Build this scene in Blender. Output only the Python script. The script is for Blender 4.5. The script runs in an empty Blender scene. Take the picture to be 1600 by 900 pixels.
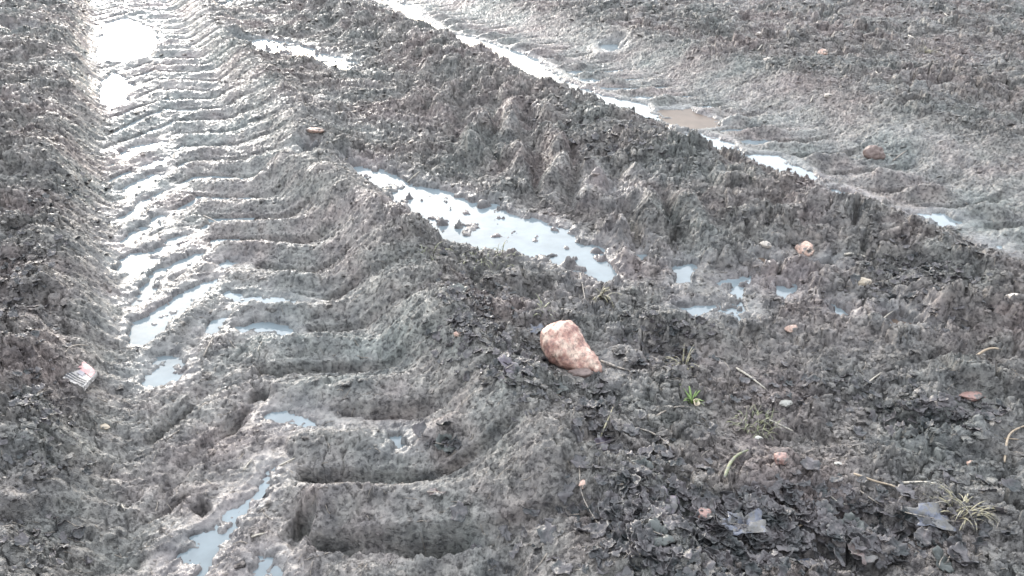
import bpy, math, random
import numpy as np
from mathutils import Vector, Matrix, noise as mnoise

rng = random.Random(7)
scene = bpy.context.scene
col = scene.collection
R = math.radians

# ------------------------------------------------------------------ camera
CAM_H, PITCH, FPX = 1.35, R(28.3), 1256.0
cd = bpy.data.cameras.new('camera')
cam = bpy.data.objects.new('camera', cd); col.objects.link(cam)
cam.location = (0, 0, CAM_H)
cam.rotation_euler = (math.pi/2 - PITCH, 0, 0)
cd.sensor_width = 36.0
cd.lens = 36.0*FPX/1600.0
cd.clip_start = 0.05; cd.clip_end = 3000
scene.camera = cam

# ------------------------------------------------------------------ sky, sun, exposure
SUN_EL, SUN_AZ = R(13), R(-22)          # azimuth measured from +Y towards +X
w = bpy.data.worlds.new('World'); scene.world = w; w.use_nodes = True
nt = w.node_tree; nt.nodes.clear()
out = nt.nodes.new('ShaderNodeOutputWorld'); bg = nt.nodes.new('ShaderNodeBackground')
sky = nt.nodes.new('ShaderNodeTexSky'); sky.sky_type = 'NISHITA'; sky.sun_disc = False
sky.sun_elevation = SUN_EL; sky.sun_rotation = SUN_AZ
sky.air_density = 1.3; sky.dust_density = 6.0; sky.ozone_density = 1.5
tc = nt.nodes.new('ShaderNodeTexCoord')
cn = nt.nodes.new('ShaderNodeTexNoise'); cn.inputs['Scale'].default_value = 2.2; cn.inputs['Detail'].default_value = 5
cr = nt.nodes.new('ShaderNodeValToRGB')
cr.color_ramp.elements[0].position = .30; cr.color_ramp.elements[0].color = (.55,.55,.55,1)
cr.color_ramp.elements[1].position = .65; cr.color_ramp.elements[1].color = (.97,.97,.97,1)
mx = nt.nodes.new('ShaderNodeMix'); mx.data_type = 'RGBA'
nt.links.new(tc.outputs['Generated'], cn.inputs['Vector'])
nt.links.new(cn.outputs['Fac'], cr.inputs['Fac'])
nt.links.new(cr.outputs['Color'], mx.inputs['Factor'])
nt.links.new(sky.outputs['Color'], mx.inputs['A'])
# the cloud deck: brighter towards the hidden sun, heavier behind the photographer
dp = nt.nodes.new('ShaderNodeVectorMath'); dp.operation = 'DOT_PRODUCT'
nt.links.new(tc.outputs['Generated'], dp.inputs[0]); dp.inputs[1].default_value = (math.sin(SUN_AZ)*.985, math.cos(SUN_AZ)*.985, .17)
cl = nt.nodes.new('ShaderNodeValToRGB'); ce = cl.color_ramp.elements; ce.new(.5)
mr_ = nt.nodes.new('ShaderNodeMapRange'); mr_.inputs['From Min'].default_value = -1
nt.links.new(dp.outputs['Value'], mr_.inputs['Value']); nt.links.new(mr_.outputs['Result'], cl.inputs['Fac'])
ce[0].position = .10; ce[0].color = (.24,.25,.265,1); ce[1].position = .6; ce[1].color = (.56,.59,.625,1); ce[2].position = 1; ce[2].color = (1.1,1.1,1.1,1)
c3 = ce.new(.955); c3.color = (.66,.69,.725,1)
cm = nt.nodes.new('ShaderNodeMix'); cm.data_type = 'RGBA'; cm.blend_type = 'MULTIPLY'; cm.inputs['Factor'].default_value = 1
nt.links.new(cl.outputs['Color'], cm.inputs['A']); cm.inputs['B'].default_value = (13.1, 13.1, 13.2, 1)
nt.links.new(cm.outputs['Result'], mx.inputs['B'])
nt.links.new(mx.outputs['Result'], bg.inputs['Color'])
bg.inputs['Strength'].default_value = 0.15
nt.links.new(bg.outputs['Background'], out.inputs['Surface'])
sl = bpy.data.lights.new('sun', 'SUN'); sl.energy = .9; sl.angle = R(12); sl.color = (1, .97, .93)
so = bpy.data.objects.new('sun', sl); col.objects.link(so); so.location = (-3, 8, 6)
sdir = Vector((math.sin(SUN_AZ)*math.cos(SUN_EL), math.cos(SUN_AZ)*math.cos(SUN_EL), math.sin(SUN_EL)))
so.rotation_euler = sdir.to_track_quat('Z', 'Y').to_euler()
scene.view_settings.view_transform = 'Standard'; scene.view_settings.look = 'None'
scene.view_settings.gamma = 1.0; scene.view_settings.use_curve_mapping = False
scene.view_settings.exposure = 1.52

# ------------------------------------------------------------------ ground coordinates
SP, CP = math.sin(PITCH), math.cos(PITCH)
def at(x, y, z=0.0):
    """point of the plane at height z seen at photograph position (x, y)"""
    u = (x-800)/FPX; v = (y-450)/FPX
    Y = CP - v*SP; Z = -(SP + v*CP); k = (CAM_H - z)/(-Z)
    return (u*k, Y*k)
DX, DY = -0.427, 0.904               # direction of the wheel tracks
def st(x, y): return x*DY - y*DX, x*DX + y*DY       # lateral, along

f32 = np.float32
def _h(ix, iy, k):
    n = (ix.astype(np.int64)*374761393 + iy.astype(np.int64)*668265263 + k*1442695041) & 0xffffffff
    n = ((n ^ (n >> 13))*1274126177) & 0xffffffff
    n = ((n ^ (n >> 16))*2246822519) & 0xffffffff
    return ((n ^ (n >> 15)) & 0xffff).astype(f32)/f32(65535)
def vn(x, y, k=0):
    """value noise, -1..1"""
    ix = np.floor(x); iy = np.floor(y); fx = (x-ix).astype(f32); fy = (y-iy).astype(f32)
    fx = fx*fx*(3-2*fx); fy = fy*fy*(3-2*fy); ix = ix.astype(np.int32); iy = iy.astype(np.int32)
    a = _h(ix, iy, k); b = _h(ix+1, iy, k); c = _h(ix, iy+1, k); d = _h(ix+1, iy+1, k)
    return ((a+(b-a)*fx)*(1-fy) + (c+(d-c)*fx)*fy)*2-1
ROT = [(math.cos(a), math.sin(a)) for a in (0.4, 1.3, 2.2, 0.9, 1.9, 2.7, .1)]
def fbm(x, y, cell, oct=3, k=0, gain=.5):
    s = 0; a = 1.; tot = 0
    for i in range(oct):
        c, q = ROT[i % 7]; f = 2.03**i/cell
        s = s + a*vn((x*c-y*q)*f, (x*q+y*c)*f, k+i*17); tot += a; a *= gain
    return s/tot
def worley(x, y, cell, k=0):
    X = x/cell; Y = y/cell; ix = np.floor(X).astype(np.int32); iy = np.floor(Y).astype(np.int32)
    f1 = np.full(X.shape, 9, f32); f2 = f1.copy(); idv = np.zeros(X.shape, f32)
    for dx in (-1, 0, 1):
        for dy in (-1, 0, 1):
            jx = ix+dx; jy = iy+dy
            ex = (jx + _h(jx, jy, k) - X).astype(f32); ey = (jy + _h(jx, jy, k+5) - Y).astype(f32)
            d = ex*ex+ey*ey; m = d < f1
            f2 = np.where(m, f1, np.minimum(f2, d)); idv = np.where(m, _h(jx, jy, k+9), idv); f1 = np.where(m, d, f1)
    return np.sqrt(f1), np.sqrt(f2), idv
def chunks(x, y, cell, k, tilt=1.0, pack=.16):
    """broken soil: every cell is a lump with its own height and its own tilted face; -1..1, crevices between"""
    X = x/cell; Y = y/cell; ix = np.floor(X).astype(np.int32); iy = np.floor(Y).astype(np.int32)
    f1 = np.full(X.shape, 9, f32); f2 = f1.copy(); hv = np.zeros(X.shape, f32)
    for dx in (-1, 0, 1):
        for dy in (-1, 0, 1):
            jx = ix+dx; jy = iy+dy; r1 = _h(jx, jy, k); r2 = _h(jx, jy, k+5)
            ex = (jx + r1 - X).astype(f32); ey = (jy + r2 - Y).astype(f32)
            d = ex*ex+ey*ey; m = d < f1
            q1 = _h(jx, jy, k+9); q2 = (r1*7.3+q1*3.1) % 1; q3 = (r2*5.7+q1*9.2) % 1
            h = (q1-.5)*1.3 + tilt*((q2-.5)*ex + (q3-.5)*ey)*2
            f2 = np.where(m, f1, np.minimum(f2, d)); hv = np.where(m, h, hv); f1 = np.where(m, d, f1)
    f1 = np.sqrt(f1); f2 = np.sqrt(f2); e = ss(0, pack, f2-f1)
    dome = np.sqrt(np.clip(1-f1*f1*1.1, 0, 1))
    return (hv + dome*.5)*e - (1-e)*.55
def ss(a, b, x):
    t = np.clip((x-a)/(b-a), 0, 1); return t*t*(3-2*t)
def band(a, b, x, e):
    return ss(a-e, a+e, x)*(1-ss(b-e, b+e, x))
def ledges(n, k, sharp=.07):
    """turn a smooth field into thin layers with torn edges"""
    q = n*k; f = np.floor(q); r = q-f
    return (f + ss(.5-sharp, .5+sharp, r))/k
def polydist(x, y, P):
    """signed distance to a closed polygon, negative inside"""
    d = np.full(x.shape, 1e9, f32); ins = np.zeros(x.shape, bool)
    n = len(P)
    for i in range(n):
        ax, ay = P[i]; bx, by = P[(i+1) % n]
        ex, ey = bx-ax, by-ay; wx = x-ax; wy = y-ay
        h = np.clip((wx*ex+wy*ey)/(ex*ex+ey*ey+1e-12), 0, 1)
        d = np.minimum(d, (wx-ex*h)**2+(wy-ey*h)**2)
        c = ((ay > y) != (by > y)) & (x < (bx-ax)*(y-ay)/((by-ay) if abs(by-ay) > 1e-9 else 1e-9)+ax)
        ins ^= c
    d = np.sqrt(d); return np.where(ins, -d, d)
def linedist(x, y, P):
    d = np.full(x.shape, 1e9, f32); tt = np.zeros(x.shape, f32); n = len(P)-1
    for i in range(n):
        ax, ay = P[i]; bx, by = P[i+1]; ex, ey = bx-ax, by-ay
        h = np.clip(((x-ax)*ex+(y-ay)*ey)/(ex*ex+ey*ey+1e-12), 0, 1)
        q = (x-ax-ex*h)**2+(y-ay-ey*h)**2; m = q < d
        d = np.where(m, q, d); tt = np.where(m, (i+h)/n, tt)
    return np.sqrt(d), tt

# water levels
L1, LM, L2 = 0.0, 0.045, 0.01
# puddles: outline as seen in the photograph, thrown onto the ground at the water level
PUD = [
 ('far', L1, [(153,100),(152,62),(165,36),(198,28),(238,42),(252,68),(232,92),(195,99)]),
 ('far', L1, [(153,164),(155,128),(178,112),(208,133),(200,162),(175,172)]),
 ('rut', L1, [(180,240),(213,227),(262,218),(247,235),(207,248)]),
 ('rut', L1, [(217,262),(247,250),(270,242),(263,255),(235,268)]),
 ('rut', L1, [(184,302),(205,285),(240,270),(262,268),(238,285),(205,303)]),
 ('rut', L1, [(177,344),(213,320),(253,298),(270,298),(243,314),(205,341),(183,347)]),
 ('rut', L1, [(182,383),(197,363),(220,353),(243,338),(262,338),(247,351),(230,360),(219,375),(200,386)]),
 ('rut', L1, [(178,430),(186,407),(207,396),(247,391),(267,374),(292,368),(286,382),(265,392),(244,405),(236,425),(213,440),(187,437)]),
 ('rut', L1, [(186,476),(211,457),(233,437),(253,421),(287,408),(310,396),(325,397),(302,418),(273,428),(250,439),(233,465),(204,479)]),
 ('rut', L1, [(202,534),(211,503),(231,491),(266,472),(298,455),(318,441),(339,438),(329,452),(309,472),(284,490),(257,510),(249,530),(220,545)]),
 ('rut', L1, [(211,601),(221,577),(240,558),(283,551),(296,563),(292,589),(272,604),(225,607)]),
 ('rut', L1, [(321,523),(340,499),(362,490),(359,505),(339,523)]),
 ('rut', L1, [(370,513),(400,503),(440,511),(462,531),(443,536),(413,523),(377,522)]),
 ('rut', L1, [(348,462),(367,455),(387,465),(417,461),(460,473),(493,480),(433,481),(377,480),(358,472)]),
 ('rut', L1, [(326,417),(353,409),(379,416),(353,423)]),
 ('rut', L1, [(284,893),(285,873),(299,846),(345,821),(368,792),(398,765),(418,731),(432,732),(419,759),(393,790),(363,815),(355,836),(336,862),(303,899),(300,930),(280,930)]),
 ('rut', L1, [(380,899),(400,875),(435,871),(432,905),(420,930),(385,930)]),
 ('rut', L1, [(415,646),(447,643),(480,653),(502,662),(535,668),(483,668),(423,659)]),
 ('rut', L1, [(598,677),(622,676),(640,703),(615,703)]),
 ('mid', LM, [(543,255),(570,258),(600,267),(650,288),(720,303),(735,317),(780,321),(800,338),(850,343),(885,360),(900,378),(945,383),(942,400),(967,430),(962,447),(930,438),(900,428),(860,418),(820,403),(780,395),(720,388),(668,377),(652,352),(618,327),(598,302),(558,282)]),
 ('mid', LM, [(1053,415),(1080,406),(1098,420),(1083,442),(1060,458)]),
 ('mid', LM, [(1128,440),(1165,428),(1173,445),(1163,470),(1178,490),(1160,503),(1140,488),(1075,499),(1058,480),(1100,476),(1140,468)]),
 ('mid', LM, [(1208,452),(1247,445),(1242,466),(1220,472)]),
 ('mid', LM, [(1298,482),(1312,474),(1328,488),(1322,505),(1306,500)]),
 ('brn', LM, [(1378,497),(1405,490),(1424,502),(1421,528),(1398,524)]),
 ('brn', LM, [(1185,405),(1205,402),(1218,416),(1200,424)]),
 ('brn', LM, [(1275,418),(1300,414),(1304,428),(1283,430)]),
 ('mid', LM, [(466,238),(488,232),(502,245),(485,261)]),
 ('mid', LM, [(366,64),(420,60),(460,68),(500,80),(566,100),(548,114),(500,104),(440,90),(380,80)]),
 ('mid', LM, [(325,3),(365,0),(370,8),(340,10)]),
 ('ril', L2, [(692,50),(740,58),(800,78),(850,97),(872,118),(885,128),(930,146),(1000,161),(1032,182),(1050,207),(1010,205),(950,185),(900,166),(850,150),(800,121),(750,100),(713,78)]),
 ('ril', L2, [(590,-6),(612,2),(650,10),(668,30),(690,48),(676,50),(640,30),(612,14)]),
 ('brn', L2, [(1030,172),(1075,170),(1110,184),(1130,198),(1090,204),(1055,202),(1040,190)]),
 ('ril', L2, [(1050,208),(1085,204),(1130,220),(1160,236),(1150,252),(1115,240),(1080,230)]),
 ('ril', L2, [(1160,240),(1212,244),(1250,262),(1276,280),(1262,298),(1225,284),(1180,268)]),
 ('ril', L2, [(1296,298),(1335,302),(1362,316),(1340,322),(1310,312)]),
 ('mid', LM, [(984,392),(1012,396),(1006,412),(990,408)]),
 ('ril', L2, [(1415,334),(1465,332),(1512,347),(1468,356)]),
 ('ril', L2, [(1526,375),(1555,381),(1566,396),(1540,394)]),
 ('fld', 0.05, [(936,70),(968,70),(966,81),(942,82)]),
 ('fld', 0.08, [(10,52),(50,50),(62,60),(30,66)]),
]
PUD += [('sheet', L1-.002, [(160,430),(150,20),(290,20),(400,330),(330,430)]),
 ('sheet', L2-.001, [(1040,205),(690,60),(760,40),(1000,110),(1200,215),(1230,270),(1150,245)])]
PUDW = [(n, lv, [at(x, y, lv) for x, y in P]) for n, lv, P in PUD]

# hand-placed trenches (depth < 0) and ridges: photo polyline, plane height, half width, amount, profile
STROKE = [
 # tread trenches of the foreground
 ([(430,708),(400,745),(372,778),(330,820)], .02, .022, -.045),
 ([(416,603),(385,640),(352,672)], .02, .022, -.055),
 ([(308,622),(270,655),(236,680)], .02, .018, -.045),
 ([(482,790),(470,820),(440,850)], .03, .026, -.055),
 ([(318,527),(290,543),(262,556)], .02, .020, -.04),
 ([(200,865),(240,872),(262,850)], .03, .02, -.035),
 ([(300,775),(320,790),(318,806)], .03, .018, -.05),
 ([(230,790),(262,778),(290,755)], .04, .010, -.03),
 ([(640,885),(720,895),(820,880)], .05, .045, -.05),
 # plateaus between the treads
 ([(500,700),(600,700),(690,690)], .02, .05, .022),
 ([(480,610),(560,625),(640,625)], .02, .045, .022),
 ([(560,800),(640,830),(740,810)], .03, .07, .03),
 ([(470,770),(500,800),(490,860)], .02, .035, .02),
 # crest of the bank to the right of the wheel track
 ([(350,120),(385,165),(420,235),(445,250)], .12, .07, .035),
 ([(430,250),(500,285),(560,325),(600,345),(640,370)], .12, .10, .055),
 ([(560,400),(600,450),(640,500),(690,520)], .11, .08, .03),
 ([(690,490),(740,570),(800,660),(860,760)], .08, .08, .025),
 # dark hollow with wet leaves beside the bank
 ([(700,430),(740,440),(760,470)], .06, .04, -.035),
 ([(690,480),(740,510),(800,560),(800,600)], .05, .05, -.03),
 # hollow right of the beet, overhung
 ([(960,520),(1020,540),(1080,535)], .07, .035, -.05),
 ([(905,590),(930,620),(960,640)], .05, .04, -.03),
 ([(880,750),(890,800),(950,860),(1000,880)], .05, .05, -.045),
 ([(1040,790),(1120,860),(1250,880),(1400,860)], .05, .08, -.035),
 ([(1290,790),(1380,800),(1450,830)], .05, .05, -.04),
 ([(1380,640),(1440,655),(1510,665)], .07, .03, -.045),
 ([(1250,600),(1320,605),(1400,600)], .07, .02, -.035),
 ([(1440,565),(1500,560),(1560,570)], .07, .03, -.03),
 ([(1000,500),(1050,500),(1110,520)], .08, .05, .035),
 ([(1150,760),(1260,700),(1400,700)], .07, .06, .02),
 ([(1420,500),(1500,480),(1600,500)], .10, .07, .02),
 # ridge left of the far water streak
 ([(600,20),(680,70),(760,125),(850,175)], .12, .09, .01),
 ([(860,180),(940,215),(1000,235),(1060,250)], .13, .10, .02),
 ([(1040,300),(1120,300),(1200,330)], .10, .08, .02),
 ([(1240,330),(1330,330),(1420,370),(1520,410),(1600,430)], .13, .10, .02),
 # right rut: rounded shoulder
 ([(1380,190),(1470,215),(1560,245),(1600,262)], .14, .13, .05),
 # left bank lumps
 ([(70,390),(110,380),(140,400)], .12, .07, .03),
 ([(60,460),(110,450),(150,470)], .12, .07, .03),
 ([(70,145),(110,140),(130,160)], .14, .09, .05),
 ([(30,250),(70,250),(100,275)], .14, .09, .05),
 ([(0,420),(15,470),(30,520)], .12, .06, -.06),
 ([(60,470),(90,500),(80,530)], .12, .05, -.04),
 ([(90,600),(100,640),(130,670)], .08, .05, -.04),
 ([(60,820),(110,860),(170,890)], .06, .08, -.05),
]
STROKEW = [([at(x, y, z) for x, y in P], w_, a) for P, z, w_, a in STROKE]

def tread(ph, k, w, steep, soft):
    """trench with a steep far wall and a soft near side; ph in pitches"""
    a = (ph-np.round(ph))*k
    return (1-ss(w, w+steep, a))*(1-ss(w*.7, w*.7+soft, -a)), np.abs(a)
def track_floor(s, t, c, right_only=False):
    """tread marks of a ribbed tyre: trenches that sweep outwards and back; c = where the two halves meet"""
    sr = s-c
    wob = fbm(s, t, .22, 2, 91)*.026 + fbm(s, t, .05, 3, 92)*.007
    brk = .50 + .75*ss(-.45, .25, fbm(s, t, .13, 3, 95))
    hook = np.clip(sr-.33, 0, 1)
    ph = (t + .466*s - 1.68 + wob - .9*hook*hook)/.254
    g, a = tread(ph, .254, .022, .006, .020)
    mr = ss(.00, .05, sr)*(1-.75*ss(.30, .45, sr))*(1-ss(.52, .68, sr))
    zr = (-g*.050 + ss(.05, .125, a)*.020)*brk
    ph = (t - 1.17*(s-c) - 1.70 + wob*1.5)/.268
    g2, a = tread(ph, .268, .026, .010, .030)
    ml = ss(-.04, .0, -sr)*(1-ss(.26, .38, -sr))*(.25+.75*ss(2.2, 2.5, t))
    zl = (-g2*.036 + ss(.05, .13, a)*.012)*brk
    return zr*mr + zl*ml*(0 if right_only else 1)

FLAT = [(*at(px_, py_, .05), rx_, ry_, .05) for px_, py_, rx_, ry_ in ((905,570,.17,.17), (1518,640,.07,.08), (1258,400,.06,.10), (1180,680,.09,.08), (1160,845,.11,.09), (1505,830,.10,.08), (938,715,.07,.06), (1090,640,.05,.05), (1180,600,.06,.06), (1590,700,.07,.07))]
def height(x, y, detail=True):
    x = np.asarray(x, f32); y = np.asarray(y, f32)
    wx = fbm(x, y, .35, 2, 1)*.03; wy = fbm(x, y, .35, 2, 2)*.03
    s, t = st(x+wx, y+wy)
    far = ss(6, 14, t)
    # the big shapes
    z1 = .014 + .15*ss(-.17, -.40, s) + .125*ss(.47, .74, s)
    zm = np.interp(s, [.70,.80,.95,1.35,1.75,2.10], [.145,.14,.075,.055,.075,.10]).astype(f32)
    s2 = s - (2.60 + np.clip(6.5-t, -4, 5)*.07)
    z2 = np.interp(s2, [-.85,-.64,-.53,-.42,-.18,-.05,.12,.55,.90,1.25,1.8], [.09,.115,.125,.11,.02,.010,.012,.03,.145,.135,.12]).astype(f32)
    near = ss(2.6, 1.7, t)
    zm = zm - near*.02*band(.95, 1.8, s, .2)
    z = np.where(s < .72, z1, zm); b = ss(-.90, -.70, s2)
    z = np.where(s > 1.5, zm*(1-b)+z2*b, z)
    # roughness: 0 on pressed faces, 1 on churned ground
    rough = np.clip(ss(-.20, -.38, s) + ss(.66, .85, s)*(1-ss(-.10, .02, s2)) + 1.0*ss(.72, .98, s2), 0, 1)
    field = ss(.8, 1.3, s2); lowr = ss(.8, 1.0, s)*ss(2.6, 2.1, t)
    lm = .30 + .70*rough
    z = z + fbm(x, y, .55, 2, 11)*.022*lm + fbm(x, y, .20, 3, 13)*.022*lm
    # tread marks
    floor1 = track_floor(s, t, .15)
    z = z + floor1*(1.1+.75*ss(3.4, 2.4, t))
    z = z + track_floor(s2+.55, t, .42, True)*ss(0, .15, s2)*2.5*(.7+.3*ss(6, 4, t))
    # scraped left wall: fine striations running down the slope
    ph = (t + .35*s + fbm(s, t, .15, 2, 31)*.02)/.085
    z = z + band(-.40, -.17, s, .04)*(np.abs(ph-np.round(ph))*2-.5)*.014
    # middle track: short stub lugs pointing at the viewer
    xx = x + fbm(x, y, .25, 3, 41)*.075
    ph = xx/.185
    zz = (np.cos(ph*2*math.pi)*.5+.5)**.6
    z = z + band(1.45, 1.98, s + fbm(x, y, .2, 2, 44)*.10, .09)*ss(1.8, 2.3, t)*(1-.6*ss(4.2, 5.2, t))*(zz*(.35+.9*ss(-.3, .4, fbm(x, y, .16, 2, 45)))-.45)*.095
    ph2 = (t*.8 + s*.3 + fbm(x, y, .3, 2, 43)*.06)/.22
    z = z + band(.95, 1.5, s, .1)*ss(3.6, 4.2, t)*np.cos(ph2*2*math.pi)*.010
    # hand-placed strokes
    for P, wd, a in STROKEW:
        xs = [p[0] for p in P]; ys = [p[1] for p in P]; m_ = wd*2.2
        q = np.nonzero((x > min(xs)-m_) & (x < max(xs)+m_) & (y > min(ys)-m_) & (y < max(ys)+m_))
        if len(q[0]) == 0: continue
        jx = fbm(x[q], y[q], .07, 2, 51)*wd*.35; jy = fbm(x[q], y[q], .07, 2, 52)*wd*.35
        d, tt = linedist(x[q]+jx, y[q]+jy, P)
        e = ss(-.02, .12, tt)*(1-ss(.9, 1.02, tt)) if a < 0 else 1
        if a < 0 and wd < .03: pr = 1-ss(wd*.65, wd*1.3, d)
        else: pr = np.exp(-(d/wd)**2)
        z[q] = z[q] + a*pr*e
    if detail:
        # churned clods
        p1 = ss(-.30, .35, fbm(x, y, .34, 3, 63)); p2 = ss(-.35, .30, fbm(x, y, .16, 3, 66)); p3 = ss(-.20, .25, fbm(x, y, .12, 3, 67))
        ax = x + fbm(x, y, .06, 3, 61, .65)*.030; ay = y + fbm(x, y, .06, 3, 62, .65)*.030
        z = z + chunks(ax, ay, .125, 3, 1.2, .20)*.031*rough*(.15+.25*field+.60*p1)*(1+.6*field+.5*lowr)
        big = np.maximum(ss(-.95, -.75, s2)*ss(-.12, -.35, s2), ss(-.34, -.5, s))
        z = z + chunks(ax+7, ay, .23, 13, .8, .22)*.034*big + chunks(ax+2, ay, .09, 14)*.014*big
        z = z + fbm(x+5, y, .13, 3, 68)*.016*np.maximum(field, lowr)
        q1 = fbm(x, y*1.3, .11, 4, 74, .6); q2 = fbm(x+9, y*1.4, .045, 4, 75, .62)
        z = z + (ledges(q1, 5.)-q1*.5)*.030*(.38+.62*rough) + (ledges(q2, 4.5)-q2*.5)*.014*(.7+.3*rough)
        q3 = fbm(x+4, y*1.3, .020, 3, 78, .6); z = z + (ledges(q3, 3.)-q3*.4)*.0042
        # small holes
        c1, c2, i1 = worley(ax+1, ay, .034, 87); pr_ = i1 > np.where(rough > .5, .62, .80)
        z = z - np.where(pr_, 1-ss(.10, .34, c1), 0)*.013*(.3+i1*.7)
        ck = np.abs(fbm(x+2, y, .10, 4, 76, .6)); z = z - (1-ss(.0, .055, ck))*.010*ss(-.1, .3, fbm(x, y, .3, 2, 77))
        z = z + chunks(ax+3, ay, .050, 23)*.0185*(.07+.93*rough)*(.10+.90*p2)
        bx = x + fbm(x, y, .02, 3, 64, .65)*.009; by = y + fbm(x, y, .02, 3, 65, .65)*.009
        z = z + chunks(bx, by, .020, 43)*.0070*(.25+.75*rough)*(.05+.95*p3)
        z = z + chunks(bx*1.3, by, .0095, 53)*.0024*(.10+.90*p3)
        z = z + fbm(x, y, .010, 2, 71, .7)*.0015
        # drag-torn flakes on pressed faces
        fl = fbm(s, t*2.6, .06, 4, 73, .65)
        z = z + np.abs(fl)*-.020*(1-rough*.7)+.004
    # trodden flat where the beet and the larger loose things lie
    for cx, cy, rx, ry, zt in FLAT:
        e2 = ((x-cx)/rx)**2 + ((y-cy)/ry)**2; k = np.exp(-e2**2)
        z = z + (np.minimum(z, zt + (z-zt)*.25) - z)*k
    # puddles: one distance field over all outlines
    D = np.full(x.shape, 9, f32); LV = np.zeros(x.shape, f32); MID = np.zeros(x.shape, bool)
    jx = fbm(x, y, .11, 5, 81, .72)*.060; jy = fbm(x, y, .11, 5, 82, .72)*.050
    for n_, lv, P in PUDW:
        if n_ == 'sheet': continue
        xs = [p[0] for p in P]; ys = [p[1] for p in P]; m_ = .25
        q = np.nonzero((x > min(xs)-m_) & (x < max(xs)+m_) & (y > min(ys)-m_) & (y < max(ys)+m_))
        if len(q[0]) == 0: continue
        d = polydist(x[q]+jx[q], y[q]+jy[q], P); m = d < D[q]
        D[q] = np.where(m, d, D[q]); LV[q] = np.where(m, lv, LV[q]); MID[q] = np.where(m, n_ == 'mid', MID[q])
    nz = fbm(x, y, .03, 2, 83)
    isl = fbm(x+1, y, .05, 4, 86, .6)
    zi = LV - .003 - np.clip(-D, 0, .06)*.22 + nz*.003 + ss(.12, .5, isl)*np.where(MID, .024, .014)
    zi = zi + np.where(MID, ss(.40, .75, fbm(x, y, .09, 2, 84))*.04, 0)
    want = LV + .003 + np.clip(D, 0, .03)*.35
    zo = np.where(z < want, z + (want-z)*ss(.12, .03, D), z)
    low = LV + .010 + np.clip(D, 0, 1)*.40 + nz*.008
    zo = np.where(zo > low, low + (zo-low)*(.25+.75*ss(.0, .09, D)), zo)
    k = ss(.004, -.004, D)
    z = np.where(D < .24, zi*k + zo*(1-k), z)
    wet = np.where(D < .24, 1-ss(-.01, .12, D), 0)
    # low ground inside the ruts is soaked as well
    inrut = np.maximum(band(-.2, .55, s, .08), .45*band(-.1, .6, s2, .1))
    wet = np.maximum(wet, inrut*(.35+.4*ss(2.5, 6, t)))
    seep = band(.95, 2.05, s, .12)*band(1.4, 3.0, t, .3)*ss(-.15, .25, fbm(x, y, .22, 3, 87)) + ss(.15, .4, fbm(x, y, .4, 3, 88))*.5
    wet = np.maximum(wet, seep*.7)
    return z, rough, wet

def H(x, y):
    a, _, _ = height(np.array([x]), np.array([y])); return float(a[0])

# ------------------------------------------------------------------ materials
def newmat(name):
    m = bpy.data.materials.new(name); m.use_nodes = True
    return m, m.node_tree, m.node_tree.nodes['Principled BSDF']
def N(nt, t, **kw):
    n = nt.nodes.new('ShaderNode'+t)
    for k, v in kw.items():
        if hasattr(n, k): setattr(n, k, v)
        else: n.inputs[k.replace('_', ' ')].default_value = v
    return n
def ramp(nt, src, stops):
    r = nt.nodes.new('ShaderNodeValToRGB'); e = r.color_ramp.elements
    while len(e) < len(stops): e.new(.5)
    for q, (p, c) in zip(e, stops): q.position = p; q.color = (*c, 1) if len(c) == 3 else c
    nt.links.new(src, r.inputs['Fac']); return r
def noise_n(nt, vec, scale, detail=4, rough=.6, dist=0):
    n = nt.nodes.new('ShaderNodeTexNoise'); n.inputs['Scale'].default_value = scale
    n.inputs['Detail'].default_value = detail; n.inputs['Roughness'].default_value = rough
    n.inputs['Distortion'].default_value = dist
    nt.links.new(vec, n.inputs['Vector']); return n
def mixc(nt, fac, a, b, mode='MIX'):
    m = nt.nodes.new('ShaderNodeMix'); m.data_type = 'RGBA'; m.blend_type = mode
    for sock, v in (('Factor', fac), ('A', a), ('B', b)):
        if hasattr(v, 'links') or hasattr(v, 'is_linked'): nt.links.new(v, m.inputs[sock])
        elif isinstance(v, (int, float)): m.inputs[sock].default_value = v
        else: m.inputs[sock].default_value = (*v, 1)
    return m.outputs['Result']
def objvec(nt):
    return nt.nodes.new('ShaderNodeTexCoord').outputs['Object']
def math_n(nt, op, a, b=None):
    m = nt.nodes.new('ShaderNodeMath'); m.operation = op
    for i, v in enumerate((a, b)):
        if v is None: continue
        if isinstance(v, (int, float)): m.inputs[i].default_value = v
        else: nt.links.new(v, m.inputs[i])
    return m.outputs[0]

mud, nt, bs = newmat('wet_mud')
v = objvec(nt)
n1 = noise_n(nt, v, 2.2, 4, .6)          # broad: grey to brownish
n2 = noise_n(nt, v, 16, 5, .65)
n3 = noise_n(nt, v, 75, 5, .68, .1)
n4 = noise_n(nt, v, 300, 3, .7)
base = ramp(nt, n1.outputs['Fac'], [(.35, (.160,.168,.160)), (.50, (.188,.179,.169)), (.64, (.205,.177,.168))]).outputs['Color']
var = ramp(nt, n2.outputs['Fac'], [(.32, (.48,.49,.52)), (.5, (.95,.95,.95)), (.68, (1.38,1.36,1.33))]).outputs['Color']
base = mixc(nt, 1.0, base, var, 'MULTIPLY')
fl = ramp(nt, n3.outputs['Fac'], [(.35, (.32,.32,.34)), (.45, (.9,.9,.91)), (.60, (1.12,1.12,1.11)), (.70, (1.4,1.38,1.35))]).outputs['Color']  # dark organic bits in the pits; pit shade is put into the colour too
base = mixc(nt, .8, base, fl, 'MULTIPLY')
at_w = nt.nodes.new('ShaderNodeAttribute'); at_w.attribute_name = 'wet'
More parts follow.
